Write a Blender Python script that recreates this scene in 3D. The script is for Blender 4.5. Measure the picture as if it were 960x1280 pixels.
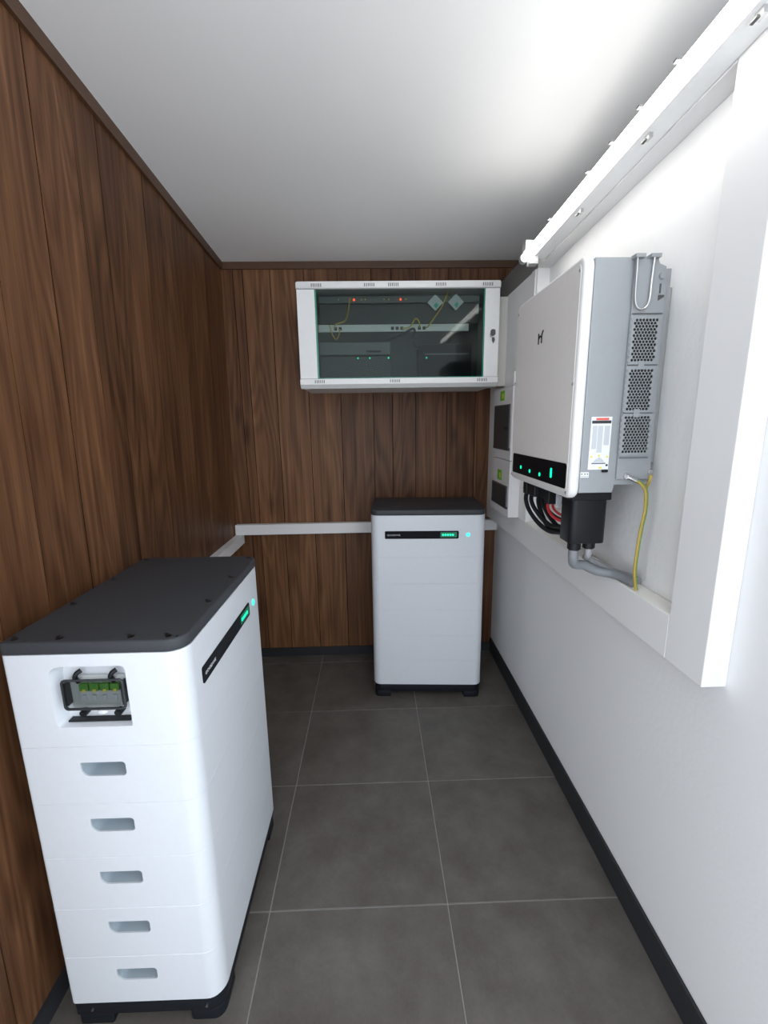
import bpy, bmesh, math, random
from mathutils import Vector, Matrix
random.seed(7)
for o in list(bpy.data.objects): bpy.data.objects.remove(o)
scene = bpy.context.scene
C = scene.collection

# ------------------------------------------------------------------ camera
PITCH, YAW, ROLL, EYE, FPX = .1999, -.0251, -.015, 1.6032, 547.0
def cam_rows(p, y, r):
    cp, sp, cy, sy, cr, sr = math.cos(p), math.sin(p), math.cos(y), math.sin(y), math.cos(r), math.sin(r)
    Rz = Matrix(((cy, sy, 0), (-sy, cy, 0), (0, 0, 1)))
    M = Matrix(((1, 0, 0), (0, 0, -1), (0, 1, 0)))
    Rx = Matrix(((1, 0, 0), (0, cp, -sp), (0, sp, cp)))
    Rr = Matrix(((cr, -sr, 0), (sr, cr, 0), (0, 0, 1)))
    return Rr @ Rx @ M @ Rz
rows = cam_rows(PITCH, YAW, ROLL)
cd = bpy.data.cameras.new('camera'); cam = bpy.data.objects.new('camera', cd); C.objects.link(cam)
right, down, fwd = rows[0], rows[1], rows[2]
cam.matrix_world = Matrix(((right[0], -down[0], -fwd[0], 0), (right[1], -down[1], -fwd[1], 0), (right[2], -down[2], -fwd[2], EYE), (0, 0, 0, 1)))
cd.sensor_fit = 'VERTICAL'; cd.sensor_height = 24; cd.lens = FPX / 1280 * 24; cd.clip_start = .02
scene.camera = cam

# ------------------------------------------------------------------ daylight and exposure
w = bpy.data.worlds.new('daylight'); scene.world = w; w.use_nodes = True
bg = w.node_tree.nodes['Background']
bg.inputs[0].default_value = (.86, .93, 1.0, 1); bg.inputs[1].default_value = 2.35   # bright overcast day at the open end of the room
TUBE = 11.5
vs = scene.view_settings
vs.view_transform = 'Standard'; vs.look = 'None'; vs.gamma = 1; vs.use_curve_mapping = False; vs.exposure = .24

# ------------------------------------------------------------------ materials
MATS = {}
def mat(name, col=(.5, .5, .5), rough=.5, metal=0., emit=None, es=0., bump=None, spec=None, coat=0., noise=None):
    if name in MATS: return MATS[name]
    m = bpy.data.materials.new(name); m.use_nodes = True; MATS[name] = m
    nt = m.node_tree; b = nt.nodes['Principled BSDF']
    b.inputs['Base Color'].default_value = (*col, 1); b.inputs['Roughness'].default_value = rough; b.inputs['Metallic'].default_value = metal
    if spec is not None: b.inputs['Specular IOR Level'].default_value = spec
    if coat: b.inputs['Coat Weight'].default_value = coat
    if emit: b.inputs['Emission Color'].default_value = (*emit, 1); b.inputs['Emission Strength'].default_value = es
    tc = nt.nodes.new('ShaderNodeTexCoord')
    n = nt.nodes.new('ShaderNodeTexNoise'); n.inputs['Scale'].default_value = (noise or (60, .03))[0]; n.inputs['Detail'].default_value = 4
    nt.links.new(tc.outputs['Object'], n.inputs['Vector'])
    amt = (noise or (60, .03))[1]
    mx = nt.nodes.new('ShaderNodeMixRGB'); mx.blend_type = 'MULTIPLY'; mx.inputs[0].default_value = 1
    rp = nt.nodes.new('ShaderNodeMapRange'); rp.inputs['To Min'].default_value = 1 - amt; rp.inputs['To Max'].default_value = 1 + amt
    nt.links.new(n.outputs['Fac'], rp.inputs['Value'])
    mx.inputs[1].default_value = (*col, 1); nt.links.new(rp.outputs[0], mx.inputs[2]); nt.links.new(mx.outputs[0], b.inputs['Base Color'])
    if bump:
        n2 = nt.nodes.new('ShaderNodeTexNoise'); n2.inputs['Scale'].default_value = bump[0]; n2.inputs['Detail'].default_value = 6
        nt.links.new(tc.outputs['Object'], n2.inputs['Vector'])
        bp = nt.nodes.new('ShaderNodeBump'); bp.inputs['Strength'].default_value = bump[1]; bp.inputs['Distance'].default_value = bump[2]
        nt.links.new(n2.outputs['Fac'], bp.inputs['Height']); nt.links.new(bp.outputs[0], b.inputs['Normal'])
    return m
def wood():
    m = bpy.data.materials.new('walnut'); m.use_nodes = True; nt = m.node_tree; N = nt.nodes.new; L = nt.links.new
    b = nt.nodes['Principled BSDF']
    tc = N('ShaderNodeTexCoord'); oi = N('ShaderNodeObjectInfo')
    mul = N('ShaderNodeVectorMath'); mul.operation = 'SCALE'; cb = N('ShaderNodeCombineXYZ')
    for i in range(3): L(oi.outputs['Random'], cb.inputs[i])
    L(cb.outputs[0], mul.inputs[0]); mul.inputs['Scale'].default_value = 37.
    add = N('ShaderNodeVectorMath'); add.operation = 'ADD'; L(tc.outputs['Object'], add.inputs[0]); L(mul.outputs[0], add.inputs[1])
    def mp(s):
        q = N('ShaderNodeMapping'); q.inputs['Scale'].default_value = s; L(add.outputs[0], q.inputs['Vector']); return q
    # slow field whose level lines make the long cathedral figure
    n0 = N('ShaderNodeTexNoise'); n0.inputs['Scale'].default_value = 1; n0.inputs['Detail'].default_value = 1.5; n0.inputs['Distortion'].default_value = .25
    L(mp((5.5, 5.5, .62)).outputs[0], n0.inputs['Vector'])
    m1 = N('ShaderNodeMath'); m1.operation = 'MULTIPLY'; m1.inputs[1].default_value = 75; L(n0.outputs['Fac'], m1.inputs[0])
    m2 = N('ShaderNodeMath'); m2.operation = 'SINE'; L(m1.outputs[0], m2.inputs[0])
    # fine fibres
    n1 = N('ShaderNodeTexNoise'); n1.inputs['Scale'].default_value = 1; n1.inputs['Detail'].default_value = 7; n1.inputs['Roughness'].default_value = .62
    L(mp((75, 75, 1.6)).outputs[0], n1.inputs['Vector'])
    # broad streaks
    n2 = N('ShaderNodeTexNoise'); n2.inputs['Scale'].default_value = 1; n2.inputs['Detail'].default_value = 3
    L(mp((17, 17, .75)).outputs[0], n2.inputs['Vector'])
    # knots
    vo = N('ShaderNodeTexVoronoi'); vo.inputs['Scale'].default_value = 1; L(mp((6, 6, 1.5)).outputs[0], vo.inputs['Vector'])
    kr = N('ShaderNodeMapRange'); kr.inputs['From Min'].default_value = .03; kr.inputs['From Max'].default_value = .16; kr.inputs['To Min'].default_value = -.22; kr.inputs['To Max'].default_value = 0
    L(vo.outputs['Distance'], kr.inputs['Value'])
    def ma(op, a, bb):
        q = N('ShaderNodeMath'); q.operation = op
        for i, s in enumerate((a, bb)):
            if isinstance(s, (int, float)): q.inputs[i].default_value = s
            else: L(s, q.inputs[i])
        return q.outputs[0]
    t = ma('ADD', ma('MULTIPLY', m2.outputs[0], .058), ma('MULTIPLY', n1.outputs['Fac'], .56))
    t = ma('ADD', t, ma('MULTIPLY', n2.outputs['Fac'], .44)); t = ma('ADD', t, .095)
    t = ma('ADD', t, kr.outputs[0])
    t = ma('ADD', t, ma('MULTIPLY', ma('SUBTRACT', oi.outputs['Random'], .5), .20))
    cr = N('ShaderNodeValToRGB'); L(t, cr.inputs[0]); e = cr.color_ramp.elements
    e[0].position = .30; e[0].color = (.030, .012, .006, 1)
    e[1].position = .86; e[1].color = (.250, .122, .058, 1)
    k = e.new(.50); k.color = (.092, .040, .0185, 1)
    k = e.new(.66); k.color = (.150, .069, .032, 1)
    L(cr.outputs[0], b.inputs['Base Color']); b.inputs['Roughness'].default_value = .46; b.inputs['Specular IOR Level'].default_value = .22
    bp = N('ShaderNodeBump'); bp.inputs['Strength'].default_value = .12; bp.inputs['Distance'].default_value = .001
    L(n1.outputs['Fac'], bp.inputs['Height']); L(bp.outputs[0], b.inputs['Normal'])
    return m
def tile_mat():
    m = bpy.data.materials.new('grey_stone_tile'); m.use_nodes = True; nt = m.node_tree; N = nt.nodes.new; L = nt.links.new
    b = nt.nodes['Principled BSDF']; tc = N('ShaderNodeTexCoord'); oi = N('ShaderNodeObjectInfo')
    cb = N('ShaderNodeCombineXYZ')
    ml = N('ShaderNodeMath'); ml.operation = 'MULTIPLY'; ml.inputs[1].default_value = 23; L(oi.outputs['Random'], ml.inputs[0])
    for i in range(3): L(ml.outputs[0], cb.inputs[i])
    add = N('ShaderNodeVectorMath'); L(tc.outputs['Object'], add.inputs[0]); L(cb.outputs[0], add.inputs[1])
    n = N('ShaderNodeTexNoise'); n.inputs['Scale'].default_value = 7; n.inputs['Detail'].default_value = 8; n.inputs['Roughness'].default_value = .62; n.inputs['Distortion'].default_value = .15
    L(add.outputs[0], n.inputs['Vector'])
    n2 = N('ShaderNodeTexNoise'); n2.inputs['Scale'].default_value = 110; n2.inputs['Detail'].default_value = 3; L(add.outputs[0], n2.inputs['Vector'])
    mx = N('ShaderNodeMath'); mx.operation = 'MULTIPLY_ADD'; mx.inputs[1].default_value = .22; L(n2.outputs['Fac'], mx.inputs[0]); L(n.outputs['Fac'], mx.inputs[2])
    cr = N('ShaderNodeValToRGB'); L(mx.outputs[0], cr.inputs[0]); e = cr.color_ramp.elements
    e[0].position = .40; e[0].color = (.084, .073, .063, 1); e[1].position = .82; e[1].color = (.140, .127, .114, 1)
    L(cr.outputs[0], b.inputs['Base Color']); b.inputs['Roughness'].default_value = .48; b.inputs['Specular IOR Level'].default_value = .4
    return m
def glass_mat(name, tint, refl=.09):
    m = bpy.data.materials.new(name); m.use_nodes = True; nt = m.node_tree; N = nt.nodes.new; L = nt.links.new
    nt.nodes.remove(nt.nodes['Principled BSDF'])
    out = nt.nodes['Material Output']; t = N('ShaderNodeBsdfTransparent'); t.inputs[0].default_value = (*tint, 1)
    g = N('ShaderNodeBsdfGlossy'); g.inputs['Roughness'].default_value = .015; g.inputs[0].default_value = (1, 1, 1, 1)
    lw = N('ShaderNodeLayerWeight'); lw.inputs[0].default_value = .5
    pw = N('ShaderNodeMath'); pw.operation = 'POWER'; pw.inputs[1].default_value = 4; L(lw.outputs['Facing'], pw.inputs[0])
    a = N('ShaderNodeMath'); a.operation = 'MULTIPLY_ADD'; a.inputs[1].default_value = 1 - refl; a.inputs[2].default_value = refl; L(pw.outputs[0], a.inputs[0])
    mx = N('ShaderNodeMixShader'); L(a.outputs[0], mx.inputs[0]); L(t.outputs[0], mx.inputs[1]); L(g.outputs[0], mx.inputs[2]); L(mx.outputs[0], out.inputs[0])
    return m
M_WOOD = wood(); M_TILE = tile_mat()
M_TRIM = mat('dark_walnut_trim', (.085, .040, .020), .45, noise=(25, .25))
M_JOINT = mat('dark_batten', (.006, .003, .002), .9, spec=0.)
M_CEIL = mat('ceiling_white', (.90, .892, .885), .9, bump=(70, .05, .002), noise=(2, .02))
M_WALL = mat('plaster_white', (.84, .838, .845), .85, bump=(55, .22, .004), noise=(3, .015))
M_PLAST = mat('rough_plaster', (.86, .86, .86), .88, bump=(38, .40, .006), noise=(6, .02))
M_FRAME = mat('white_painted_board', (.83, .826, .826), .55, noise=(8, .01))
M_LEDGE = mat('cream_painted_sill', (.88, .865, .82), .5)
M_BASE = mat('charcoal_skirting', (.028, .030, .034), .5, spec=.25)
M_GROUT = mat('grey_grout', (.28, .27, .255), .9)
M_PVC = mat('white_pvc', (.80, .79, .80), .42)
M_BEIGE = mat('ivory_pvc', (.66, .64, .60), .5)
M_BATT = mat('white_powder_coat', (.675, .70, .74), .42)
M_POCK = mat('pocket_grey', (.40, .46, .51), .45)  # pocket lining, a darker grey-blue than the module coat
M_LID = mat('charcoal_lid', (.042, .045, .051), .5, spec=.3)
M_BLK = mat('black_plastic', (.009, .010, .012), .42, spec=.25)
M_BLK2 = mat('black_base', (.010, .012, .016), .45, spec=.2)
M_GLOSS = mat('black_gloss', (.006, .007, .010), .30, spec=.05)
M_SCREW = mat('dark_steel', (.02, .02, .022), .35, .6)
M_STEEL = mat('bright_steel', (.62, .62, .62), .3, 1)
M_GREEN = mat('green_led', (.0, .3, .15), .4, emit=(.0, 1.0, .45), es=1.6)
M_GLOW = mat('green_led_dim', (.0, .06, .03), .4, emit=(.0, .75, .36), es=.10)
M_CYAN = mat('cyan_led', (.05, .6, .5), .4, emit=(.06, 1.0, .78), es=.85)
M_RED = mat('red_led', (.4, .02, .01), .4, emit=(1, .08, .02), es=2.5)
M_INVW = mat('inverter_cover', (.86, .83, .81), .45)
M_INVE = mat('inverter_rim', (.80, .79, .785), .42)
M_GREY = mat('inverter_grey', (.33, .345, .36), .42, .25)
M_DKGREY = mat('dark_grey', (.07, .07, .072), .5)
M_CAV = mat('dark_cavity', (.010, .010, .011), .8)
M_CABW = mat('cabinet_white', (.82, .82, .82), .42)
M_CABIN = mat('cabinet_inside', (.16, .165, .165), .55)  # light grey inside painted dark for the dimness behind tinted glass
M_DEV = mat('device_black', (.018, .019, .021), .45)
M_DEVG = mat('device_grey', (.10, .105, .11), .45)
M_PANEL = mat('panel_grey', (.66, .66, .66), .5)
M_YEL = mat('yellow_cable', (.60, .42, .03), .5)
M_YG = mat('earth_yellow', (.46, .34, .07), .45)
M_YGG = mat('earth_green', (.16, .30, .07), .45)
M_REDC = mat('red_cable', (.55, .03, .035), .4)
M_WHTC = mat('white_cable', (.75, .75, .75), .4)
M_GREYC = mat('grey_conduit', (.22, .23, .245), .5)
M_LABEL = mat('paper_label', (.80, .82, .86), .5)
M_LBLK = mat('label_black', (.03, .03, .035), .5)
M_LRED = mat('label_red', (.75, .12, .09), .5)
M_LYEL = mat('label_yellow', (.80, .68, .10), .5)
M_LGRY = mat('label_grey', (.55, .57, .60), .5)
M_LGRN = mat('label_green', (.16, .52, .03), .5)
M_TEXTW = mat('white_print', (.62, .64, .66), .5)
M_LAMP = mat('lamp_enamel', (.86, .875, .875), .3)
M_SOCK = mat('lamp_socket', (.42, .43, .43), .4)  # greyer than the enamel: shadow on the lamp end is put into the colour
M_TUBE = mat('tube_light', (1, 1, 1), .4, emit=(1.0, .985, .95), es=TUBE)
M_GLASS = glass_mat('tinted_glass', (.74, .79, .77), .009)
M_GEDGE = mat('glass_edge', (.02, .22, .15), .15)
M_SMOKE = mat('smoked_window', (.05, .05, .052), .32, spec=.15)
M_CLEAR = glass_mat('clear_cover', (.72, .74, .74), .012)
M_SMK2 = mat('smoked_plastic_frame', (.035, .04, .045), .25)
M_TERM = mat('terminal_green', (.10, .30, .05), .5)
M_BRK = mat('breaker_grey', (.55, .56, .56), .5)

# ------------------------------------------------------------------ helpers
ORG = {}
def link(name, me, m, parent):
    o = bpy.data.objects.new(name, me); C.objects.link(o)
    if m is not None and not me.materials: me.materials.append(m)
    if parent is not None: o.parent = parent
    return o
def obj(name, bm, m, parent=None, smooth=False, angle=40):
    """one mesh object; a child's mesh is moved into the frame of its thing"""
    org = Vector((0, 0, 0))
    if parent is not None: org = ORG.get(parent.name, org)
    if org.length: bmesh.ops.translate(bm, vec=-org, verts=bm.verts)
    bmesh.ops.recalc_face_normals(bm, faces=bm.faces)
    me = bpy.data.meshes.new(name); bm.to_mesh(me); bm.free()
    if smooth:
        for p in me.polygons: p.use_smooth = True
        me.set_sharp_from_angle(angle=math.radians(angle))
    o = link(name, me, m, parent)
    if parent is not None: ORG[o.name] = org
    return o
def tag(o, label, cat=None, group=None):
    o['label'] = label
    if cat: o['category'] = cat
    if group: o['group'] = group
    return o
def thing(name, loc, label, cat, group=None, rz=0, local=False):
    o = bpy.data.objects.new(name, None); C.objects.link(o); o.location = loc; o.rotation_euler = (0, 0, rz); o.empty_display_size = .1
    ORG[o.name] = Vector((0, 0, 0)) if local else Vector(loc)
    return tag(o, label, cat, group)
def struct(o): o['kind'] = 'structure'; return o
def box(bm, x0, x1, y0, y1, z0, z1, bev=0, seg=2):
    b = bmesh.new(); r = bmesh.ops.create_cube(b, size=1)
    bmesh.ops.scale(b, vec=(x1 - x0, y1 - y0, z1 - z0), verts=b.verts); bmesh.ops.translate(b, vec=((x0 + x1) / 2, (y0 + y1) / 2, (z0 + z1) / 2), verts=b.verts)
    if bev: bmesh.ops.bevel(b, geom=b.edges[:], offset=bev, segments=seg, affect='EDGES', profile=.5)
    return merge(bm, b)
def merge(bm, b):
    me = bpy.data.meshes.new('tmp'); b.to_mesh(me); b.free(); bm.from_mesh(me); bpy.data.meshes.remove(me); return bm
def B(*a, bev=0, seg=2): return box(bmesh.new(), *a, bev=bev, seg=seg)
def rrect(w0, w1, h0, h1, radii, n=6):
    """outline in 2D, radii = (lower-left, lower-right, upper-right, upper-left)"""
    pts = []
    for (cx, cy, a0, r) in ((w0, h0, 180, radii[0]), (w1, h0, 270, radii[1]), (w1, h1, 0, radii[2]), (w0, h1, 90, radii[3])):
        sx = 1 if cx == w0 else -1; sy = 1 if cy == h0 else -1
        if r <= 0: pts.append((cx, cy)); continue
        for i in range(n + 1):
            a = math.radians(a0 + 90 * i / n); pts.append((cx + sx * r + r * math.cos(a), cy + sy * r + r * math.sin(a)))
    return pts
def prism(pts, d0, d1, f, bev=0, seg=2, scale1=None):
    """extrude an outline; f(u, v, d) gives the 3D point; bev rounds both rims"""
    bm = bmesh.new(); n = len(pts)
    a = [bm.verts.new(f(u, v, d0)) for u, v in pts]
    if scale1:
        cu = sum(p[0] for p in pts) / n; cv = sum(p[1] for p in pts) / n
        b = [bm.verts.new(f(cu + (u - cu) * scale1[0], cv + (v - cv) * scale1[1], d1)) for u, v in pts]
    else: b = [bm.verts.new(f(u, v, d1)) for u, v in pts]
    fa = bm.faces.new(a); fb = bm.faces.new(b[::-1])
    for i in range(n): bm.faces.new((a[i], b[i], b[(i + 1) % n], a[(i + 1) % n]))
    bmesh.ops.recalc_face_normals(bm, faces=bm.faces)
    if bev:
        ed = list({e for fc in (fa, fb) for e in fc.edges})
        bmesh.ops.bevel(bm, geom=ed, offset=bev, segments=seg, affect='EDGES', profile=.5)
    return bm
XY = lambda u, v, d: (u, v, d)
XZ = lambda u, v, d: (u, d, v)
YZ = lambda u, v, d: (d, u, v)
def cyl(c, axis, r, l, n=16, r2=None, bm=None, bev=0):
    bm2 = bmesh.new(); bmesh.ops.create_cone(bm2, cap_ends=True, segments=n, radius1=r, radius2=r if r2 is None else r2, depth=l)
    if bev: bmesh.ops.bevel(bm2, geom=[e for e in bm2.edges if len(e.link_faces) == 2 and any(len(f.verts) > 4 for f in e.link_faces)], offset=bev, segments=2, affect='EDGES')
    q = Vector((0, 0, 1)).rotation_difference(Vector(axis)).to_matrix().to_4x4()
    bmesh.ops.transform(bm2, matrix=Matrix.Translation(c) @ q, verts=bm2.verts)
    return bm2 if bm is None else merge(bm, bm2)
def smooth_path(p, k=6):
    P = [Vector(q) for q in p]; out = []
    for i in range(len(P) - 1):
        a = P[i - 1] if i else P[0] * 2 - P[1]; b, c = P[i], P[i + 1]; d = P[i + 2] if i + 2 < len(P) else P[-1] * 2 - P[-2]
        for j in range(k):
            t = j / k; out.append(.5 * ((2 * b) + (-a + c) * t + (2 * a - 5 * b + 4 * c - d) * t * t + (-a + 3 * b - 3 * c + d) * t ** 3))
    out.append(P[-1]); return out
def tube(p, r, k=6, n=8, raw=False, bm=None):
    P = [Vector(q) for q in p] if raw else smooth_path(p, k)
    bm = bm or bmesh.new(); rings = []; up = Vector((.31, .52, .79))
    for i, q in enumerate(P):
        t = (P[min(i + 1, len(P) - 1)] - P[max(i - 1, 0)]).normalized()
        a = t.cross(up).normalized() if not rings else (a - t * a.dot(t)).normalized()
        b = t.cross(a)
        rings.append([bm.verts.new(q + (a * math.cos(2 * math.pi * s / n) + b * math.sin(2 * math.pi * s / n)) * r) for s in range(n)])
    for u, v in zip(rings, rings[1:]):
        for s in range(n): bm.faces.new((u[s], u[(s + 1) % n], v[(s + 1) % n], v[s]))
    bm.faces.new(rings[0][::-1]); bm.faces.new(rings[-1]); return bm
def boolean_cut(bm, cutter):
    """difference of two meshes, returned as a bmesh"""
    objs = []
    for nm, b in (('solid', bm), ('cutter', cutter)):
        bmesh.ops.recalc_face_normals(b, faces=b.faces)
        me = bpy.data.meshes.new(nm); b.to_mesh(me); b.free(); o = bpy.data.objects.new(nm, me); C.objects.link(o); objs.append(o)
    md = objs[0].modifiers.new('cut', 'BOOLEAN'); md.operation = 'DIFFERENCE'; md.object = objs[1]; md.solver = 'EXACT'
    dg = bpy.context.evaluated_depsgraph_get(); dg.update()
    me = bpy.data.meshes.new_from_object(objs[0].evaluated_get(dg)); out = bmesh.new(); out.from_mesh(me)
    for o in objs: d = o.data; bpy.data.objects.remove(o); bpy.data.meshes.remove(d)
    bpy.data.meshes.remove(me); return out
def text_bm(s, size, f, depth=.0004):
    """flat lettering; f(u, v, d) places it"""
    cu = bpy.data.curves.new('t', 'FONT'); cu.body = s; cu.size = size; cu.extrude = depth; cu.align_x = 'LEFT'; cu.align_y = 'CENTER'; cu.resolution_u = 2
    o = bpy.data.objects.new('t', cu); C.objects.link(o); dg = bpy.context.evaluated_depsgraph_get(); dg.update()
    me = bpy.data.meshes.new_from_object(o.evaluated_get(dg)); bm = bmesh.new(); bm.from_mesh(me)
    bpy.data.objects.remove(o); bpy.data.curves.remove(cu); bpy.data.meshes.remove(me)
    for v in bm.verts: v.co = Vector(f(v.co.x, v.co.y, v.co.z))
    return bm
def copy_tree(o, parent=None):
    c = o.copy(); C.objects.link(c); c.parent = parent
    for ch in [x for x in bpy.data.objects if x.parent == o]: copy_tree(ch, c)
    return c

# ------------------------------------------------------------------ the room
XL, XR, YB, YF, XO = -.93, .82, 2.86, -1.2, 1.16
YE = .15                                         # the panelled wall starts here, cut short out of view to let daylight in
YD = .50                                         # the right wall starts here; unseen openings beside and behind the camera are shaped for the daylight
LEAN = .0215                                     # the panelled wall is a little out of plumb
def xl(z): return XL + LEAN * z
def zc(y): return 2.552 + .068 * (YB - y)        # the ceiling falls towards the back
def wedge(x0, x1, y0, y1, zlo, zhi):
    bm = bmesh.new(); v = []
    for y in (y0, y1):
        for x, z in ((x0, zlo), (x1, zlo), (x1, zhi), (x0, zhi)):
            v.append(bm.verts.new((x(z(y)) if callable(x) else x, y, z(y))))
    bm.faces.new(v[:4][::-1]); bm.faces.new(v[4:])
    for i in range(4): j = (i + 1) % 4; bm.faces.new((v[i], v[j], v[4 + j], v[4 + i]))
    return bm

fl = struct(obj('floor', B(-1.05, XR + .02, YF, YB + .02, -.06, -.0025), M_GROUT))
TX, TY, TW, TL = -.3736, 1.1863, .6, .5221
g = .0020
def tile(x0, x1, y0, y1):
    key = (round(x1 - x0, 3), round(y1 - y0, 3))
    if key not in TILES:
        w_, l_ = (x1 - x0) / 2 - g, (y1 - y0) / 2 - g
        bm = B(-w_, w_, -l_, l_, -.012, 0, bev=.0012, seg=1); bmesh.ops.recalc_face_normals(bm, faces=bm.faces)
        me = bpy.data.meshes.new('floor_tile'); bm.to_mesh(me); bm.free(); me.materials.append(M_TILE); TILES[key] = me
    o = bpy.data.objects.new('floor_tile', TILES[key]); C.objects.link(o); o.parent = fl; o.location = ((x0 + x1) / 2, (y0 + y1) / 2, 0)
TILES = {}
xs = [-1.0, TX, TX + TW, XR]
ys = [YF] + [TY + TL * j for j in range(-4, 4)] + [YB]
for i in range(3):
    for j in range(len(ys) - 1): tile(xs[i], xs[i + 1], ys[j], ys[j + 1])

# left wall: backing and walnut planks
wl = struct(obj('wall_left', wedge(lambda z: xl(z) - .10, lambda z: xl(z) - .0028, YE, YB, lambda y: -.02, lambda y: zc(y)), M_JOINT))
seams = [YE, .30, .385, .54, .70, .855, 1.01, 1.17, 1.36, 1.535, 1.66, 1.80, 1.95, 2.12, 2.26, 2.42, 2.58, 2.72, YB]
strong = (1.36, 1.66, 1.95, .70)
def plank_left(y0, y1):
    ga = .0032 if y0 in strong else .0015; gb = .0032 if y1 in strong else .0015
    bm = wedge(lambda z: xl(z) - .0026, lambda z: xl(z), y0 + ga, y1 - gb, lambda y: .002, lambda y: zc(y) - .012)
    obj('plank', bm, M_WOOD, wl)
for a, b in zip(seams, seams[1:]): plank_left(a, b)
# back wall
wb = struct(obj('wall_back', B(-1.04, XO + .1, YB + .0028, YB + .10, -.02, 2.70), M_JOINT))
bs = [-1.0, -.81, -.752, -.59, -.39, -.19, .015, .135, .285, .485, .665, .83, 1.0, XO]
for a, b in zip(bs, bs[1:]):
    bm = B(a + .0019, b - .0019, YB, YB + .0026, .002, zc(YB) - .010)
    obj('plank', bm, M_WOOD, wb)
# right wall: thick lower wall, the ceiling runs on above it to the outer wall
wr = struct(obj('wall_right', B(XR, XO, YD, YB, -.02, 2.387), M_WALL))
obj('upper_wall', B(XO, XO + .1, YD, YB, -.02, 2.90), M_WALL, wr)
obj('recess_plaster', B(XR - .004, XR + .001, 1.035, 2.12, 1.108, 2.33), M_PLAST, wr)
struct(obj('ceiling', wedge(-1.06, XO + .1, YF, YB + .1, zc, lambda y: zc(y) + .08), M_CEIL))
# skirting and cornice
struct(obj('baseboard_right', B(XR - .011, XR - .0005, YD, YB - .012, .0005, .102, bev=.002), M_BASE))
struct(obj('baseboard_back', B(-.905, XR - .012, YB - .012, YB - .0005, .0005, .062, bev=.002), M_BASE))
struct(obj('baseboard_left', wedge(lambda z: xl(z) + .0005, lambda z: xl(z) + .013, YE, YB - .013, lambda y: .0005, lambda y: .062), M_BASE))
struct(obj('trim_1', wedge(lambda z: xl(z) + .0005, lambda z: xl(z) + .012, YE, YB - .013, lambda y: zc(y) - .045, lambda y: zc(y) - .0005), M_TRIM))
struct(obj('trim_2', B(xl(2.5) + .012, XO - .001, YB - .012, YB - .0005, zc(YB) - .040, zc(YB) - .0005, bev=.001), M_TRIM))
# boxed white frame on the right wall round the inverter
XF = .76
def s_obj(name, bm, m): return struct(obj(name, bm, m))
led = s_obj('trim_3', B(XF, XR - .0005, 1.035, YB - .001, .985, 1.104, bev=.002), M_FRAME)
obj('sill', B(XF + .002, XR - .006, 1.036, 2.118, 1.104, 1.1085), M_LEDGE, led)
s_obj('trim_4', B(XF, XR - .0005, .903, 1.0345, .985, 2.387, bev=.002), M_FRAME)
def zu(y): return 2.302 + .036 * (1.5 - y)         # lower edge of the beam and lamp
s_obj('trim_5', wedge(XF, XR - .0005, 1.0355, 2.119, lambda y: zu(y) - .004, lambda y: 2.387), M_FRAME)
s_obj('trim_7', wedge(XF, XR - .0005, 2.1195, YB - .001, lambda y: 2.2775, lambda y: 2.387), mat('shaded_beam', (.16, .155, .15), .6))  # shade past the lamp end is put into this darker beam colour
far = s_obj('trim_6', B(XF, XR - .0005, 2.12, YB - .001, 1.105, 2.277, bev=.002), M_FRAME)
obj('joint_strip', B(XF - .006, XF + .0005, 2.135, 2.175, 1.80, 2.276, bev=.001), M_FRAME, far)

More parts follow.
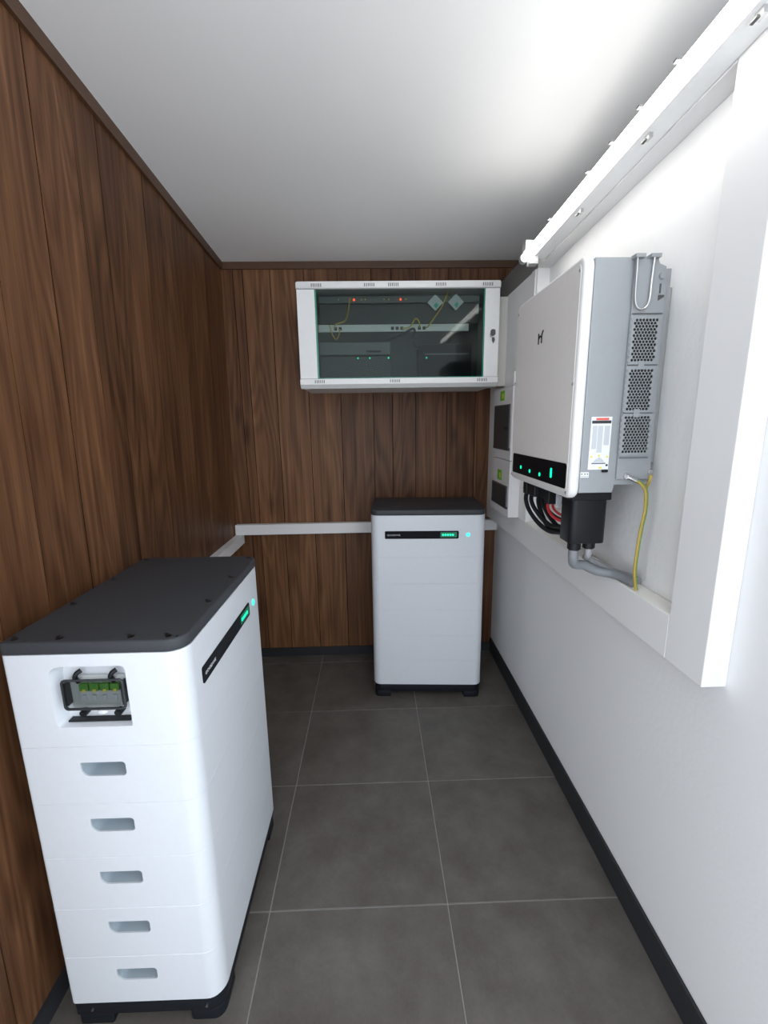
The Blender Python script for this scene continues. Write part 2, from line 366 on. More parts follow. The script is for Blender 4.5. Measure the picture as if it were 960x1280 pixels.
# ------------------------------------------------------------------ battery towers (built facing -y)
W, D, H = .632, .408, 1.1376
ZB, ZP, ZT, ZL = .084, .1575, .8715, 1.1075
RF, RB = .045, .010
def body_outline(ins=0): return rrect(-W / 2 + ins, W / 2 - ins, ins, D - ins, (max(RF - ins, .004), max(RF - ins, .004), max(RB - ins, .003), max(RB - ins, .003)), 8)
def make_tower():
    t = thing('battery_tower', (0, 0, 0), '', 'battery', 'white battery towers', local=True)
    base = obj('base', prism(body_outline(.004), .036, ZB, XY, bev=.003), M_BLK2, t, smooth=True)
    for x0, x1, y0, y1 in ((-W / 2 + .006, -W / 2 + .10, .006, .10), (W / 2 - .10, W / 2 - .006, .006, .10), (-W / 2 + .006, -W / 2 + .10, D - .10, D - .006), (W / 2 - .10, W / 2 - .006, D - .10, D - .006)):
        rr = (.03 if (y0 < .05 and x0 < 0) else .006, .03 if (y0 < .05 and x0 > 0) else .006, .012, .012)
        ft = obj('foot', prism(rrect(x0, x1, y0, y1, rr, 5), 0, .0365, XY, bev=.002), M_BLK2, base, smooth=True)
    for yy in (.05, D - .05): obj('bolt', cyl((-W / 2 + .003, yy, .055), (-1, 0, 0), .0035, .004, 8), M_STEEL, base)
    # one module: a hand pocket in its end
    mod = prism(body_outline(), 0, ZP - .0003, XY, bev=.0007, seg=1)
    cut = prism(rrect(.168, .273, .077, .115, (.020, .009, .009, .003), 5), -W / 2 - .02, -W / 2 + .045, lambda u, v, d: (d, .441 - u, v))
    mod = boolean_cut(mod, cut)
    for k in range(5):
        b = mod.copy(); bmesh.ops.translate(b, vec=(0, 0, ZB + ZP * k), verts=b.verts)
        bmod = obj('battery_module', b, M_BATT, t, smooth=True, angle=30)
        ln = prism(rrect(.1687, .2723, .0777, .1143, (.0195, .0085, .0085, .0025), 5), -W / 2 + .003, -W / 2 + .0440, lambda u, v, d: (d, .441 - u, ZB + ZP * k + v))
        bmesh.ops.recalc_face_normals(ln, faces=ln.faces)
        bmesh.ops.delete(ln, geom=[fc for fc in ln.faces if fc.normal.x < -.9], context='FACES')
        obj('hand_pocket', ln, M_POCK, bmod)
    mod.free()
    top = prism(body_outline(), ZT, ZL - .0004, XY, bev=.0007, seg=1)
    cut = prism(rrect(.136, .312, .923, 1.078, (.004, .012, .028, .012), 5), -W / 2 - .004, -W / 2 + .030, lambda u, v, d: (d, u, v), scale1=(.86, .92))
    top = boolean_cut(top, cut)
    pc = obj('control_module', top, M_BATT, t, smooth=True, angle=30)
    # breaker window in the end of the control module: mirrored so y runs right to left seen from outside
    x0 = -W / 2 + .030
    f = lambda a: .424 - .424 + a
    bw = obj('breaker_window', prism(rrect(.150, .282, .955, 1.042, (.012,) * 4, 4), x0 - .010, x0 - .001, YZ, bev=.002), M_BRK, t)
    obj('breaker_row', B(x0 - .017, x0 - .009, .162, .258, .972, 1.008, bev=.002), M_BRK, bw)
    for k in range(4):
        obj('breaker_switch', B(x0 - .021, x0 - .0165, .170 + k * .0235, .180 + k * .0235, .985, .999, bev=.001), M_LGRY, bw)
        obj('breaker_terminal', B(x0 - .019, x0 - .009, .164 + k * .0235, .184 + k * .0235, 1.009, 1.026, bev=.001), M_TERM, bw)
        obj('warning_mark', B(x0 - .0195, x0 - .0188, .170 + k * .0235, .177 + k * .0235, 1.006, 1.013), M_LYEL, bw)
    fr = prism(rrect(.146, .288, .966, 1.044, (.010,) * 4, 4), x0 - .030, x0 - .025, YZ, bev=.0015)
    fr = boolean_cut(fr, prism(rrect(.1505, .2835, .9705, 1.0395, (.008,) * 4, 4), x0 - .05, x0 + .02, YZ))
    cov = obj('clear_cover', prism(rrect(.1505, .2835, .9705, 1.0395, (.008,) * 4, 4), x0 - .0275, x0 - .0262, YZ), M_CLEAR, t)
    obj('cover_frame', fr, M_SMK2, cov)
    for yy in (.151, .279): obj('cover_side', B(x0 - .026, x0 - .010, yy, yy + .004, .976, 1.034), M_SMK2, cov)
    for yy in (.176, .256):
        obj('latch_horn', tube([(x0 - .014, yy, 1.030), (x0 - .022, yy + .001, 1.045), (x0 - .022, yy - .004, 1.056), (x0 - .016, yy - .011, 1.060)], .0055, 4, 8), M_BLK, cov)
        obj('latch_knob', cyl((x0 - .014, yy - .004, .953), (-1, 0, 0), .0085, .022, 14, bev=.002), M_BLK, cov)
    bt = bmesh.new(); bmesh.ops.create_uvsphere(bt, u_segments=16, v_segments=8, radius=1); bmesh.ops.scale(bt, vec=(.006, .013, .0065), verts=bt.verts); bmesh.ops.translate(bt, vec=(x0 - .014, .212, .952), verts=bt.verts)
    obj('push_button', bt, M_LABEL, t, smooth=True)
    obj('gap_strip', B(x0 - .018, x0 - .002, .148, .292, .9290, .9325), M_BLK, t)  # black strip drawn for the dark gap under the cover
    # lid
    lid = obj('lid', prism(body_outline(-.001), ZL, H, XY, bev=.006, seg=3), M_LID, t, smooth=True)
    sp = [(-.297, .04), (-.297, .125), (-.297, .285), (-.297, .385), (-.10, .385), (-.10, .022), (.09, .022), (.09, .385), (.29, .022), (.29, .385), (-.30, .02), (.055, .39)]
    for i, (x, y) in enumerate(sp):
        r = .0075 if i < 10 else .004
        sc = obj('lid_screw', cyl((x, y, H + .0002), (0, 0, 1), r, .0016, 12), M_SCREW, lid)
        if i < 10: obj('screw_slot', cyl((x + .013, y + .004, H + .0002), (0, 0, 1), .004, .0016, 8), M_BLK, sc) if False else obj('lid_hole', cyl((x + .010, y + .010, H + .0001), (0, 0, 1), .004, .0014, 8), M_BLK, lid)
    # display strip on the front
    ds = obj('display_strip', prism(rrect(-.238, .168, .976, 1.020, (.006,) * 4, 4), -.0030, .001, XZ, bev=.0006), M_GLOSS, t)
    obj('lettering', text_bm('GOODWE', .0125, lambda u, v, d: (-.226 + u * 1.25, -.0034 - d, .997 + v)), M_TEXTW, ds)
    obj('glow_panel', prism(rrect(.068, .158, .984, 1.013, (.004,) * 4, 3), -.0036, -.0029, XZ), M_GLOW, ds)
    for k in range(5): obj('charge_led', cyl((.082 + k * .0135, -.0038, .998), (0, 1, 0), .0055, .001, 10), M_GREEN, ds)
    pb = obj('power_button', cyl((.219, -.0022, .998), (0, 1, 0), .011, .003, 20, bev=.0005), M_CYAN, t)
    return t
tower = make_tower()
tower.location = (-.428, 1.2284, 0); tower.rotation_euler = (0, 0, math.pi / 2 - .0067)
tower['label'] = 'white battery tower with hand pockets and breaker window beside the left walnut wall'
t2 = copy_tree(tower)
t2.location = (.2993, 2.3297, 0); t2.rotation_euler = (0, 0, -.0612)
t2['label'] = 'white battery tower standing against the back wall below the glass-door cabinet'

# ------------------------------------------------------------------ glass-door cabinet
cx0, cx1, cz0, cz1, cy0, cy1 = -.372, .680, 1.790, 2.314, 2.42, YB - .001
cab = thing('wall_cabinet', ((cx0 + cx1) / 2, cy1, cz0), 'white wall cabinet with a wide tinted glass door on the walnut back wall', 'cabinet')
bm = bmesh.new(); th = .010; yb0 = cy0 + .028
box(bm, cx0 + .004, cx1 - .004, yb0, cy1, cz1 - .012 - th, cz1 - .012); box(bm, cx0 + .004, cx1 - .004, yb0, cy1, cz0 + .004, cz0 + .004 + th)
box(bm, cx0 + .004, cx0 + .004 + th, yb0, cy1, cz0 + .0145, cz1 - .0225); box(bm, cx1 - .004 - th, cx1 - .004, yb0, cy1, cz0 + .0145, cz1 - .0225)
obj('cabinet_shell', bm, M_CABW, cab)
obj('back_panel', B(cx0 + .0145, cx1 - .0145, cy1 - .012, cy1 - .002, cz0 + .0145, cz1 - .0225), M_CABIN, cab)
# top and bottom rails with vent slots
tr = obj('top_rail', prism(rrect(cx0, cx1, cz1 - .034, cz1, (.002, .002, .010, .010), 4), cy0 - .006, yb0, XZ, bev=.003), M_CABW, cab, smooth=True)
pts = [(cy0 - .006, cz0 + .048), (yb0, cz0 + .048), (yb0, cz0), (cy0 + .018, cz0), (cy0 - .006, cz0 + .020)]
br = obj('bottom_rail', prism(pts, cx0, cx1, YZ, bev=.002), M_CABW, cab)
def vent(parent, x, z):
    bm = bmesh.new()
    for k in range(6): box(bm, x - .026 + k * .0095, x - .0225 + k * .0095, cy0 - .0066, cy0 - .005, z - .008, z + .008)
    obj('vent_slots', bm, M_CAV, parent)
for vx in (-.267, .003, .126, .370, .612): vent(tr, vx, cz1 - .018)
for vx in (-.268, .130, .595): vent(br, vx, cz0 + .034)
gz0, gz1 = cz0 + .050, cz1 - .036
obj('door_stile', B(cx0 + .002, -.279, cy0, cy0 + .024, gz0, gz1, bev=.002), M_CABW, cab)
st = obj('door_stile', B(.602, cx1 - .002, cy0, cy0 + .024, gz0, gz1, bev=.002), M_CABW, cab)
gp = obj('glass_pane', B(-.276, .599, cy0 + .004, cy0 + .009, gz0 + .001, gz1 - .001), M_GLASS, cab)
obj('glass_edge', B(-.2795, -.2705, cy0 + .002, cy0 + .011, gz0 + .001, gz1 - .001), M_GEDGE, gp)
obj('glass_edge', B(.5945, .6025, cy0 + .002, cy0 + .011, gz0 + .001, gz1 - .001), M_GEDGE, gp)
obj('glass_edge', B(-.2705, .5945, cy0 + .003, cy0 + .010, gz0 + .0002, gz0 + .004), M_GEDGE, gp)
lk = obj('lock', cyl((.640, cy0 - .005, 2.050), (0, -1, 0), .012, .012, 18, bev=.002), M_STEEL, cab, smooth=True)
kb = prism(rrect(.630, .655, 2.043, 2.075, (.010,) * 4, 4), cy0 - .020, cy0 - .016, XZ); cyl((.640, cy0 - .013, 2.050), (0, 1, 0), .004, .012, 8, bm=kb)
obj('key', kb, M_DKGREY, lk)
obj('spare_key', prism([(.640, 2.036), (.652, 2.036), (.655, 2.022), (.648, 2.006), (.640, 2.020)], cy0 - .012, cy0 - .009, XZ), M_DKGREY, lk)
for x in (cx0 + .035, cx1 - .055): obj('rack_rail', B(x, x + .022, cy0 + .055, cy0 + .075, cz0 + .015, cz1 - .024), M_CABIN, cab)
# equipment inside
yq = 2.50
def led_dot(x, y, z, m, p, r=.005): obj('status_led', cyl((x, y, z), (0, 1, 0), r, .002, 10), m, p)
dv = thing('rack_recorder', (.16, 2.65, 2.124), 'black rack unit with red status lights at the top of the glass cabinet', 'rack unit')
obj('housing', B(-.265, .590, yq, yq + .24, 2.126, 2.226, bev=.003), M_DEV, dv)
fp = obj('front_strip', B(-.265, .590, yq - .012, yq + .05, 2.228, 2.262, bev=.002), M_DEVG, dv)
for x, m in ((-.079, M_RED), (.167, M_RED)): led_dot(x, yq - .0125, 2.244, m, fp, .0065)
for x in (-.16, -.04, -.02, .08, .105, .195): led_dot(x, yq - .0125, 2.245, M_LYEL if x < 0.2 else M_GREEN, fp, .003)
pp = thing('patch_bay', (.13, 2.55, 2.085), 'light grey patch bay with cable ports across the middle of the cabinet', 'patch bay')
obj('faceplate', B(-.275, .535, yq - .004, yq + .004, 2.086, 2.123, bev=.002), M_PANEL, pp)
obj('rear_box', B(-.262, .520, yq + .004, yq + .06, 2.090, 2.119), M_CABIN, pp)
for x in (-.19, -.165, .115, .14, .165, .26, .285): obj('port', B(x, x + .016, yq - .0055, yq - .0035, 2.094, 2.110), M_CAV, pp)
sw = thing('network_switch', (-.085, 2.62, 1.838), 'dark grey network switch on the left of the cabinet floor', 'switch')
obj('lower_housing', B(-.275, .112, yq, yq + .22, cz0 + .0515, 1.962, bev=.003), M_DEV, sw)
up = obj('upper_housing', B(-.275, .112, yq + .006, yq + .22, 1.970, 2.036, bev=.004), M_DEVG, sw)
obj('port_block', B(-.02, .06, yq + .003, yq + .0065, 1.982, 1.992), M_CAV, up)
for x in (-.066, -.002, .10): led_dot(x, yq - .001, 1.952, M_GREEN, sw, .004)
obj('feet', B(-.26, .10, yq + .01, yq + .21, cz0 + .0145, cz0 + .052), M_DEV, sw)
ro = thing('backup_unit', (.415, 2.6, 1.81), 'glossy black box unit on the right of the cabinet floor', 'power unit')
obj('housing', B(.275, .555, yq, yq + .22, cz0 + .0145, 2.022, bev=.004), M_DEV, ro)
obj('front_plate', B(.280, .550, yq - .003, yq + .001, 1.845, 2.016, bev=.001), M_GLOSS, ro)
obj('front_ridge', B(.300, .535, yq - .006, yq - .002, 1.965, 1.972), M_DEVG, ro)
led_dot(.307, yq - .004, 1.950, M_GREEN, ro, .004)
for k, (x, z) in enumerate(((.350, 2.224), (.459, 2.226))):
    c = thing('socket_plate', (x, 2.476, z - .040), ('grey square plate tilted on its corner, nearer the middle of the cabinet' if k == 0 else 'grey square plate tilted on its corner, nearer the cabinet lock'), 'plate', 'tilted plates in the cabinet')
    s = .042
    obj('plate', prism([(x - s, z), (x, z - s), (x + s, z), (x, z + s)], 2.474, 2.479, XZ, bev=.001), M_LGRY, c)
    obj('green_insert', prism([(x - .010, z - .014), (x + .004, z - .030), (x + .016, z - .014), (x + .006, z)], 2.471, 2.4745, XZ), mat('teal_insert', (.05, .42, .30), .4), c)
def cable(name, pts, r, m, label, cat='cable', group=None, k=6, n=8):
    return tag(obj(name, tube(pts, r, k, n), m, None, smooth=True), label, cat, group)
cable('patch_cable', [(.415, 2.468, 2.275), (.385, 2.462, 2.205), (.348, 2.462, 2.152), (.312, 2.465, 2.106), (.300, 2.4935, 2.102)], .0032, M_YEL, 'yellow patch cable slanting down past the tilted plates', group='yellow patch cables')
cable('patch_cable', [(-.183, 2.4935, 2.103), (-.180, 2.470, 2.118), (-.130, 2.466, 2.135), (-.115, 2.480, 2.170), (-.105, 2.478, 2.225), (-.10, 2.480, 2.250)], .0032, M_YEL, 'yellow patch cable rising to the red light in the cabinet', group='yellow patch cables')
cable('patch_cable', [(-.158, 2.4935, 2.100), (-.165, 2.466, 2.060), (-.180, 2.470, 2.045), (-.20, 2.482, 2.075), (-.215, 2.485, 2.120)], .0032, M_YEL, 'yellow patch cable looped below the left patch ports', group='yellow patch cables')
cable('patch_cable', [(.268, 2.4935, 2.103), (.265, 2.470, 2.125), (.245, 2.475, 2.145), (.215, 2.470, 2.105), (.175, 2.4935, 2.100)], .0032, M_YEL, 'small yellow patch cable arched over the middle patch ports', group='yellow patch cables')
cable('power_lead', [(.10, 2.475, 2.040), (.162, 2.470, 2.060), (.224, 2.464, 2.092), (.240, 2.464, 2.080), (.228, 2.468, 2.045), (.245, 2.475, 2.006), (.284, 2.491, 1.984)], .0055, M_BLK, 'black lead looping from the switch to the black box unit')

# ------------------------------------------------------------------ inverter on the right wall
ix0, iy0, iy1, iz0, iz1 = .550, 1.200, 1.722, 1.385, 2.018
inv = thing('wall_inverter', (XR - .01, (iy0 + iy1) / 2, iz0), 'grey inverter with white front cover and perforated side on the right wall', 'inverter')
def rim(d0, d1, ins, bev): return prism(rrect(iy0 + ins, iy1 - ins, iz0 + ins, iz1 - ins, (.030,) * 4, 6), d0, d1, YZ, bev=bev, seg=3)
cvr = obj('front_cover', rim(ix0, ix0 + .030, 0, .011), M_INVE, inv, smooth=True, angle=50)
fpn = obj('front_panel', prism(rrect(iy0 + .016, iy1 - .016, iz0 + .016, iz1 - .016, (.018,) * 4, 6), ix0 - .0012, ix0 + .001, YZ, bev=.0006), M_INVW, inv)
dp = obj('display_panel', prism(rrect(1.222, 1.692, 1.412, 1.484, (.008,) * 4, 4), ix0 - .003, ix0 - .001, YZ, bev=.0005), M_GLOSS, fpn)
for y_, z_ in ((1.598, 1.438), (1.507, 1.433), (1.415, 1.432)): obj('status_led', cyl((ix0 - .0033, y_, z_), (1, 0, 0), .0062, .001, 12), M_GREEN, fpn)
obj('status_led', prism(rrect(1.318, 1.329, 1.432, 1.462, (.004,) * 4, 3), ix0 - .0038, ix0 - .0028, YZ), M_GREEN, fpn)
lg = bmesh.new()
for pl in ([(1.489, 1.847), (1.489, 1.880)], [(1.463, 1.847), (1.463, 1.872), (1.452, 1.884)], [(1.489, 1.862), (1.476, 1.871), (1.463, 1.862)]):
    tube([(ix0 - .0016, a, b) for a, b in pl], .0026, n=6, raw=True, bm=lg)
obj('logo', lg, M_BLK, fpn)
for y_, z_ in ((1.220, 1.985), (1.219, 1.700), (1.217, 1.402), (1.703, 1.985), (1.703, 1.402)): obj('cover_screw', cyl((ix0 - .002, y_, z_), (1, 0, 0), .0045, .002, 10), M_STEEL, inv)
bx0, bx1 = ix0 + .030, .735
bo = [(bx0, 1.402), (.676, 1.402), (.680, 1.424), (bx1, 1.424), (bx1, 2.000), (.725, 2.010), (bx0, 2.010)]
bod = obj('body', prism(bo, iy0 + .004, iy1 - .004, XZ, bev=.002), M_GREY, inv)
# rear frame with the perforated side
rf = obj('rear_frame', prism([(.6795, 1.440), (.774, 1.440), (.762, 1.960), (.760, 1.985), (.742, 1.992), (.738, 2.003), (.6795, 2.003)], iy0 - .004, iy0 + .003, XZ, bev=.001), M_GREY, inv)
obj('rear_plate', B(.736, .785, iy0 + .012, iy1 - .012, 1.430, 1.985, bev=.002), M_GREY, inv)
obj('wall_bracket', B(.785, XR - .0045, iy0 + .05, iy1 - .05, 1.48, 1.95), M_STEEL, inv)
def grille(x0, x1, z0, z1):
    """perforated plate: hexagonal cells, each with a real hole"""
    p = .0088; bm = bmesh.new(); row = 0; z = z0; yy = iy0 - .0072
    R1 = p / math.sqrt(3); R2 = p * .47
    nrow = int((z1 - z0) / (R1 * 1.5)); ncol = int((x1 - x0) / p)
    for row in range(-1, nrow + 2):
        z = z0 + row * R1 * 1.5
        for c in range(-1, ncol + 2):
            x = x0 + c * p + (p / 2 if row % 2 else 0)
            o_ = [bm.verts.new((x + R1 * math.sin(math.pi / 3 * k), yy, z + R1 * math.cos(math.pi / 3 * k))) for k in range(6)]
            if row in (-1, nrow + 1) or c in (-1, ncol + 1): bm.faces.new(o_); continue
            i_ = [bm.verts.new((x + R2 * math.sin(math.pi / 3 * k), yy, z + R2 * math.cos(math.pi / 3 * k))) for k in range(6)]
            j_ = [bm.verts.new((q.co.x, yy + .003, q.co.z)) for q in i_]
            for k in range(6):
                l = (k + 1) % 6; bm.faces.new((o_[k], o_[l], i_[l], i_[k])); bm.faces.new((i_[k], i_[l], j_[l], j_[k]))
    return bm
for a0, a1, b0, b1 in ((.6905, .7515, 1.757, 1.859), (.690, .7515, 1.631, 1.733), (.689, .7515, 1.517, 1.610)):
    gr = obj('vent_grille', grille(a0, a1, b0, b1), M_GREY, inv); gr['kind'] = 'stuff'
    obj('grille_backing', B(a0 - .005, a1 + .005, iy0 - .0046, iy0 - .0038, b0 - .005, b1 + .004), M_CAV, inv)
for z_ in (1.745, 1.621): obj('grille_clip', B(.708, .724, iy0 - .0095, iy0 - .004, z_ - .012, z_ + .010, bev=.001), M_GREY, inv)
for z_ in (1.745, 1.621, 1.500, 1.872): obj('panel_seam', B(.681, .760, iy0 - .0077, iy0 - .0035, z_ - .0007, z_ + .0007), M_DKGREY, inv)
# wire hoop handle hanging on two hooks
obj('wire_hoop', tube([(.678, iy0 - .012, 2.004), (.679, iy0 - .012, 1.95), (.681, iy0 - .012, 1.905), (.688, iy0 - .012, 1.886), (.700, iy0 - .012, 1.881), (.712, iy0 - .012, 1.887), (.719, iy0 - .012, 1.905), (.720, iy0 - .012, 1.95), (.722, iy0 - .012, 2.004)], .0028, 5, 8), M_STEEL, inv, smooth=True)
for a in (.672, .712): obj('hoop_hook', B(a, a + .026, iy0 - .016, iy0 + .02, 2.003, 2.012, bev=.001), M_GREY, inv)
obj('side_knob', cyl((.750, iy0 - .007, 1.962), (0, -1, 0), .0085, .008, 16, bev=.001), M_GREY, inv)
obj('side_slot', B(.7465, .7505, iy0 - .0052, iy0 - .003, 1.921, 1.944), M_DKGREY, inv)
obj('side_notch', prism([(.745, 1.903), (.7605, 1.912), (.7605, 1.917), (.745, 1.917)], iy0 - .0052, iy0 - .0035, XZ), M_DKGREY, inv)
# warning label
lb = obj('warning_label', B(.600, .657, iy0 + .0026, iy0 + .0045, 1.468, 1.612), M_LABEL, inv)
fy = (iy0 + .0020, iy0 + .0028)
obj('red_heading', B(.613, .648, *fy, 1.603, 1.609), M_LRED, lb); obj('black_heading', B(.602, .655, *fy, 1.594, 1.602), M_LBLK, lb)
obj('print_block', B(.605, .618, *fy, 1.525, 1.588), M_LGRY, lb); obj('print_block', B(.620, .634, *fy, 1.515, 1.588), M_LGRY, lb); obj('print_block', B(.638, .653, *fy, 1.535, 1.588), M_LGRY, lb)
for a, b in ((.607, 1.505), (.628, 1.508), (.651, 1.505)): obj('hazard_triangle', prism([(a - .004, b - .004), (a + .004, b - .004), (a, b + .004)], *fy, XZ), M_LYEL, lb)
obj('hazard_panel', prism([(.612, 1.488), (.645, 1.488), (.640, 1.495), (.630, 1.503), (.618, 1.495)], *fy, XZ), M_LGRY, lb)
obj('hazard_panel', B(.609, .648, *fy, 1.484, 1.4865), M_LBLK, lb)
obj('yellow_mark', B(.630, .638, *fy, 1.470, 1.476), M_LYEL, lb); obj('round_mark', cyl((.652, iy0 + .0024, 1.480), (0, 1, 0), .0032, .001, 10), M_LBLK, lb)
obj('black_plug', prism(rrect(.639, .656, 1.460, 1.468, (.0035,) * 4, 3), iy0 - .001, iy0 + .005, XZ), M_BLK, inv)
sl = obj('small_label', B(.581, .604, iy0 + .0026, iy0 + .0045, 1.446, 1.461), M_LABEL, inv)
for a in (.584, .593, .600): obj('mark', cyl((a, iy0 + .0024, 1.456), (0, 1, 0), .0018, .001, 8), M_LBLK, sl)
obj('mark', B(.583, .602, *fy, 1.4485, 1.451), M_LGRY, sl)
# plugs and cover underneath
cvo = [(u, v) for u, v in rrect(.588, .698, 1.255, 1.336, (.018, .018, .014, .014), 5)]
cb_ = obj('cable_cover', prism(cvo, 1.238, 1.401, XY, bev=.004), M_BLK, inv, smooth=True)
obj('cover_flange', B(.584, .702, 1.250, 1.341, 1.372, 1.4015, bev=.003), M_BLK, inv)
obj('cable_gland', cyl((.622, 1.297, 1.226), (0, 0, 1), .0195, .034, 18, bev=.003), M_BLK, cb_, smooth=True)
obj('cable_gland', cyl((.668, 1.297, 1.228), (0, 0, 1), .0185, .030, 18, bev=.003), M_BLK, cb_, smooth=True)
for a, b, c, d, e in ((.568, .590, 1.590, 1.625, 1.338), (.572, .620, 1.520, 1.585, 1.338), (.590, .650, 1.462, 1.512, 1.340), (.582, .640, 1.418, 1.452, 1.330)):
    obj('plug', B(a, b, c, d, e, 1.4015, bev=.003), M_BLK, inv)
obj('plug', B(.606, .625, 1.409, 1.4165, 1.325, 1.4015, bev=.002), M_LGRY, inv)
obj('earth_bolt', cyl((.706, iy0 - .007, 1.449), (0, -1, 0), .0085, .010, 12, bev=.001), M_STEEL, inv)
obj('earth_bolt', cyl((.771, iy0 - .007, 1.461), (0, -1, 0), .0065, .010, 12, bev=.001), M_STEEL, inv)
# cables, each one a thing
def G(p): return 'cables under the inverter'
blk = [
 [(.578, 1.607, 1.345), (.572, 1.598, 1.318), (.570, 1.555, 1.285), (.582, 1.490, 1.250), (.594, 1.420, 1.238), (.602, 1.343, 1.2525)],
 [(.584, 1.572, 1.345), (.580, 1.566, 1.320), (.580, 1.530, 1.296), (.592, 1.475, 1.266), (.602, 1.415, 1.254), (.602, 1.343, 1.2685)],
 [(.604, 1.552, 1.345), (.600, 1.548, 1.318), (.600, 1.520, 1.286), (.604, 1.475, 1.250), (.610, 1.415, 1.239), (.6185, 1.343, 1.2525)],
 [(.606, 1.528, 1.345), (.604, 1.524, 1.322), (.608, 1.490, 1.292), (.614, 1.450, 1.269), (.618, 1.410, 1.257), (.619, 1.343, 1.2695)],
 [(.600, 1.480, 1.348), (.596, 1.474, 1.326), (.598, 1.445, 1.305), (.608, 1.410, 1.290), (.614, 1.343, 1.288)]]
pos = ['outermost black cable bowed lowest under the inverter', 'second black cable of the thick bundle under the inverter', 'third black cable of the thick bundle under the inverter', 'innermost black cable of the thick bundle under the inverter', 'black cable dropping between the thick bundle and the red wire']
for k, p in enumerate(blk): cable('black_cable', p, (.0078, .0078, .0078, .0078, .005)[k], M_BLK, pos[k], group='black cables under the inverter')
cable('red_cable', [(.590, 1.438, 1.335), (.588, 1.430, 1.316), (.588, 1.400, 1.300), (.590, 1.370, 1.293), (.598, 1.343, 1.290)], .0050, M_REDC, 'red wire curving into the black cover under the inverter')
cable('red_cable', [(.604, 1.430, 1.335), (.602, 1.424, 1.320), (.602, 1.395, 1.310), (.606, 1.343, 1.304)], .0040, M_REDC, 'thinner red wire behind the other one under the inverter')
cable('white_cable', [(.613, 1.4128, 1.330), (.610, 1.410, 1.318), (.612, 1.385, 1.320), (.612, 1.343, 1.318)], .004, M_WHTC, 'white wire dropping from the grey plug under the inverter')
cable('grey_conduit', [(.622, 1.297, 1.215), (.622, 1.297, 1.185), (.634, 1.310, 1.158), (.672, 1.325, 1.148), (.715, 1.325, 1.1275), (.753, 1.300, 1.1255), (.770, 1.262, 1.1255), (.778, 1.222, 1.1255)], .0150, M_GREYC, 'thick grey conduit sagging from the black cover onto the sill', 'conduit', n=12)
cable('grey_conduit', [(.668, 1.297, 1.218), (.670, 1.300, 1.190), (.692, 1.350, 1.164), (.735, 1.363, 1.1385), (.772, 1.345, 1.121), (.797, 1.295, 1.1205), (.805, 1.245, 1.1205)], .0105, mat('pale_conduit', (.34, .34, .36), .5), 'thinner pale grey conduit behind the thick one on the sill', 'conduit', n=12)
er = tag(obj('earth_cable', tube([(.722, 1.183, 1.440), (.738, 1.180, 1.431), (.754, 1.180, 1.412), (.761, 1.183, 1.380), (.763, 1.186, 1.345), (.760, 1.190, 1.300), (.757, 1.192, 1.240), (.758, 1.196, 1.170), (.770, 1.200, 1.1095)], .0040, 6, 10), M_YG, None, smooth=True), 'yellow earth wire hanging from the inverter side to the sill', 'cable')
obj('green_stripe', tube([(.7265, 1.1785, 1.4415), (.742, 1.1755, 1.432), (.7575, 1.1755, 1.413), (.7645, 1.1785, 1.380), (.7665, 1.1815, 1.345), (.7635, 1.1855, 1.300), (.7605, 1.1875, 1.240), (.7615, 1.1915, 1.170), (.7725, 1.1955, 1.112)], .0013, 6, 6), M_YGG, er)
obj('cable_lug', tube([(.705, 1.186, 1.4475), (.714, 1.184, 1.444), (.728, 1.182, 1.437)], .0062, 3, 10), M_STEEL, er, smooth=True)
e2 = tag(obj('earth_cable', tube([(.771, 1.187, 1.452), (.770, 1.188, 1.440), (.770, 1.194, 1.428), (.772, 1.204, 1.415)], .0042, 5, 8), M_YG, None, smooth=True), 'short yellow earth wire tail below the upper bolt of the inverter', 'cable')

# ------------------------------------------------------------------ distribution boxes, trunking
def dist_box(z0, z1, w0, w1, g0, g1, label):
    t = thing('distribution_box', (XF - .001, 2.375, z0), label, 'fuse box', 'fuse boxes beside the inverter')
    obj('enclosure', B(.712, XF - .0005, 2.217, 2.538, z0, z1, bev=.004), M_PVC, t)
    fc = obj('front_frame', B(.700, .7125, 2.212, 2.543, z0 + .002, z1 - .001, bev=.003), M_PVC, t)
    dw = obj('smoked_door', B(.6955, .7005, 2.238, 2.515, w0, w1, bev=.002), M_DEVG, t)
    obj('smoked_glass', B(.6930, .6955, 2.246, 2.507, w0 + .006, w1 - .006), M_SMOKE, dw)
    if w1 - w0 > .2: obj('door_latch', B(.6905, .6935, 2.255, 2.310, (w0 + w1) / 2 - .010, (w0 + w1) / 2 + .004), M_BLK, dw)
    for y_ in (2.520, 2.232): obj('side_clip', B(.696, .702, y_ - .004, y_ + .004, w0 + .004, w0 + .014), M_BLK, t)
    gl = obj('green_label', B(.6985, .7003, 2.345, 2.422, g0, g1), M_LGRN, fc if False else t)
    obj('label_print', B(.6978, .6986, 2.362, 2.385, g0 + .012, g1 - .016), M_LYEL, gl)
    return t
dist_box(1.405, 1.776, 1.455, 1.690, 1.712, 1.762, 'taller white fuse box with smoked door and green label, above the other')
dist_box(1.1095, 1.404, 1.150, 1.272, 1.290, 1.345, 'shorter white fuse box with green label standing on the sill')
jb = thing('junction_box', (.73, 2.25, 1.777), 'small white junction box on top of the taller fuse box', 'junction box')
obj('box_body', B(.704, XF - .0005, 2.215, 2.290, 1.777, 1.845, bev=.003), M_PVC, jb)
obj('box_screw', cyl((.712, 2.2135, 1.785), (0, 1, 0), .005, .003, 10), M_DKGREY, jb)
vt = thing('cable_trunking', (.73, 2.63, 1.80), 'ivory upright cable trunking between the cabinet and the right wall', 'trunking')
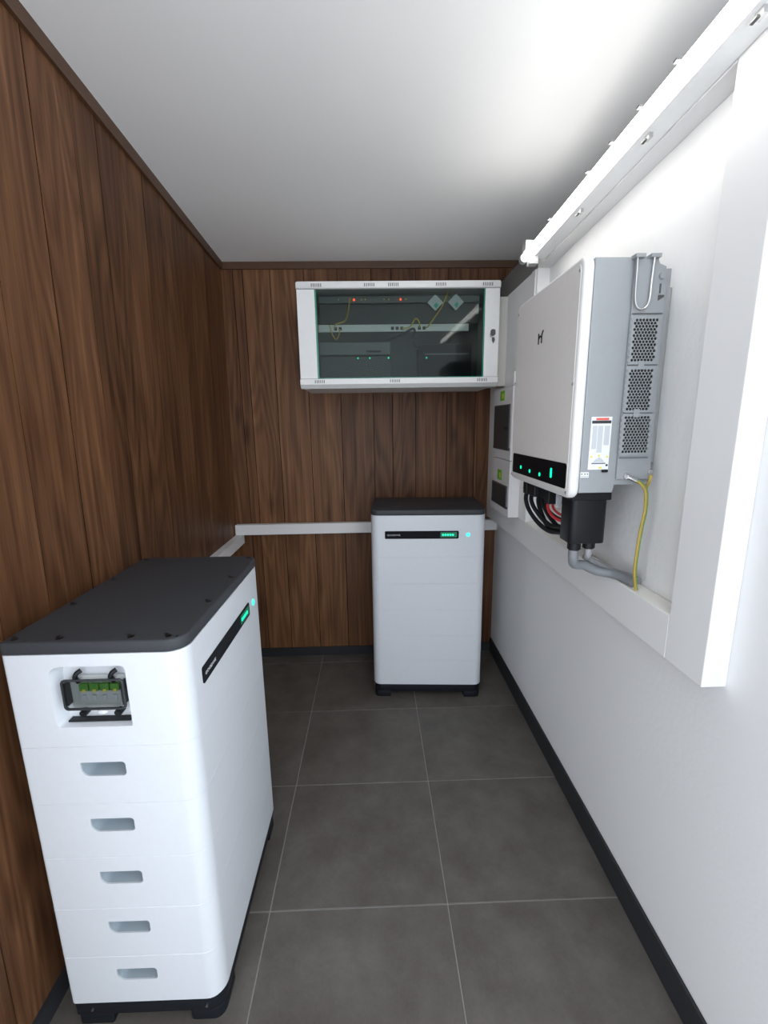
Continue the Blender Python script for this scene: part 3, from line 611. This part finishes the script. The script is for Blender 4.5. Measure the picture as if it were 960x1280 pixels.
obj('channel', B(.690, XF - .0005, 2.548, 2.70, 1.800, 2.270, bev=.002), M_BEIGE, vt)
obj('cover', B(.684, .690, 2.552, 2.696, 1.802, 2.268, bev=.001), M_BEIGE, vt)
bt = thing('cable_trunking', (-.06, YB - .001, .897), 'white cable trunking running along the walnut back wall', 'trunking')
obj('channel', B(-.905, XR - .001, YB - .045, YB - .001, .899, .963, bev=.001), M_PVC, bt)
obj('cover', B(-.905, XR - .001, YB - .052, YB - .0448, .897, .965, bev=.002), M_PVC, bt)
lt = thing('cable_trunking', (xl(.87), 2.0, .835), 'white cable trunking low along the walnut left wall behind the tower', 'trunking')
obj('channel', B(xl(.9) + .001, -.867, 1.35, 2.846, .837, .895, bev=.001), M_PVC, lt)
obj('cover', B(-.8675, -.860, 1.35, 2.846, .835, .8965, bev=.002), M_PVC, lt)

# ------------------------------------------------------------------ tube lamp under the beam
ly0, ly1 = .50, 2.055
lamp = thing('tube_lamp', (.71, 1.28, 2.36), 'long white fluorescent tube lamp fixed along the beam above the inverter', 'lamp')
def slope_box(x0, x1, y0, y1, a, b): return wedge(x0, x1, y0, y1, lambda y: zu(y) + a, lambda y: zu(y) + b)
obj('lamp_body', slope_box(.698, XF - .002, ly0, ly1 - .02, 0, .062), M_LAMP, lamp)
obj('end_cap', slope_box(.664, XF - .001, ly1 - .045, ly1 - .002, .028, .066), M_SOCK, lamp)
ttb = obj('glass_tube', tube([(.673, ly0 + .02, zu(ly0 + .02) + .010), (.673, ly1 - .012, zu(ly1 - .012) + .010)], .0145, n=16, raw=True), M_TUBE, lamp, smooth=True)
obj('tube_socket', tube([(.673, ly1 - .014, zu(ly1) + .010), (.673, ly1 + .014, zu(ly1) + .009)], .0185, n=16, raw=True), M_SOCK, lamp, smooth=True)
obj('tube_socket', slope_box(.680, .715, ly1 - .06, ly1 - .022, -.030, 0), M_SOCK, lamp)
for y_ in (.93, 1.257, 1.624):
    cl = obj('clip', slope_box(.712, .722, y_ - .010, y_ + .010, -.012, .001), M_STEEL, lamp)
    obj('clip_tongue', slope_box(.706, .713, y_ - .003, y_ + .014, -.014, -.010), M_DKGREY, cl)
for y_ in (1.078, 1.209, 1.336, 1.467, 1.75): obj('side_hook', slope_box(.656, .700, y_ - .006, y_ + .006, .026, .030), M_DKGREY, lamp)
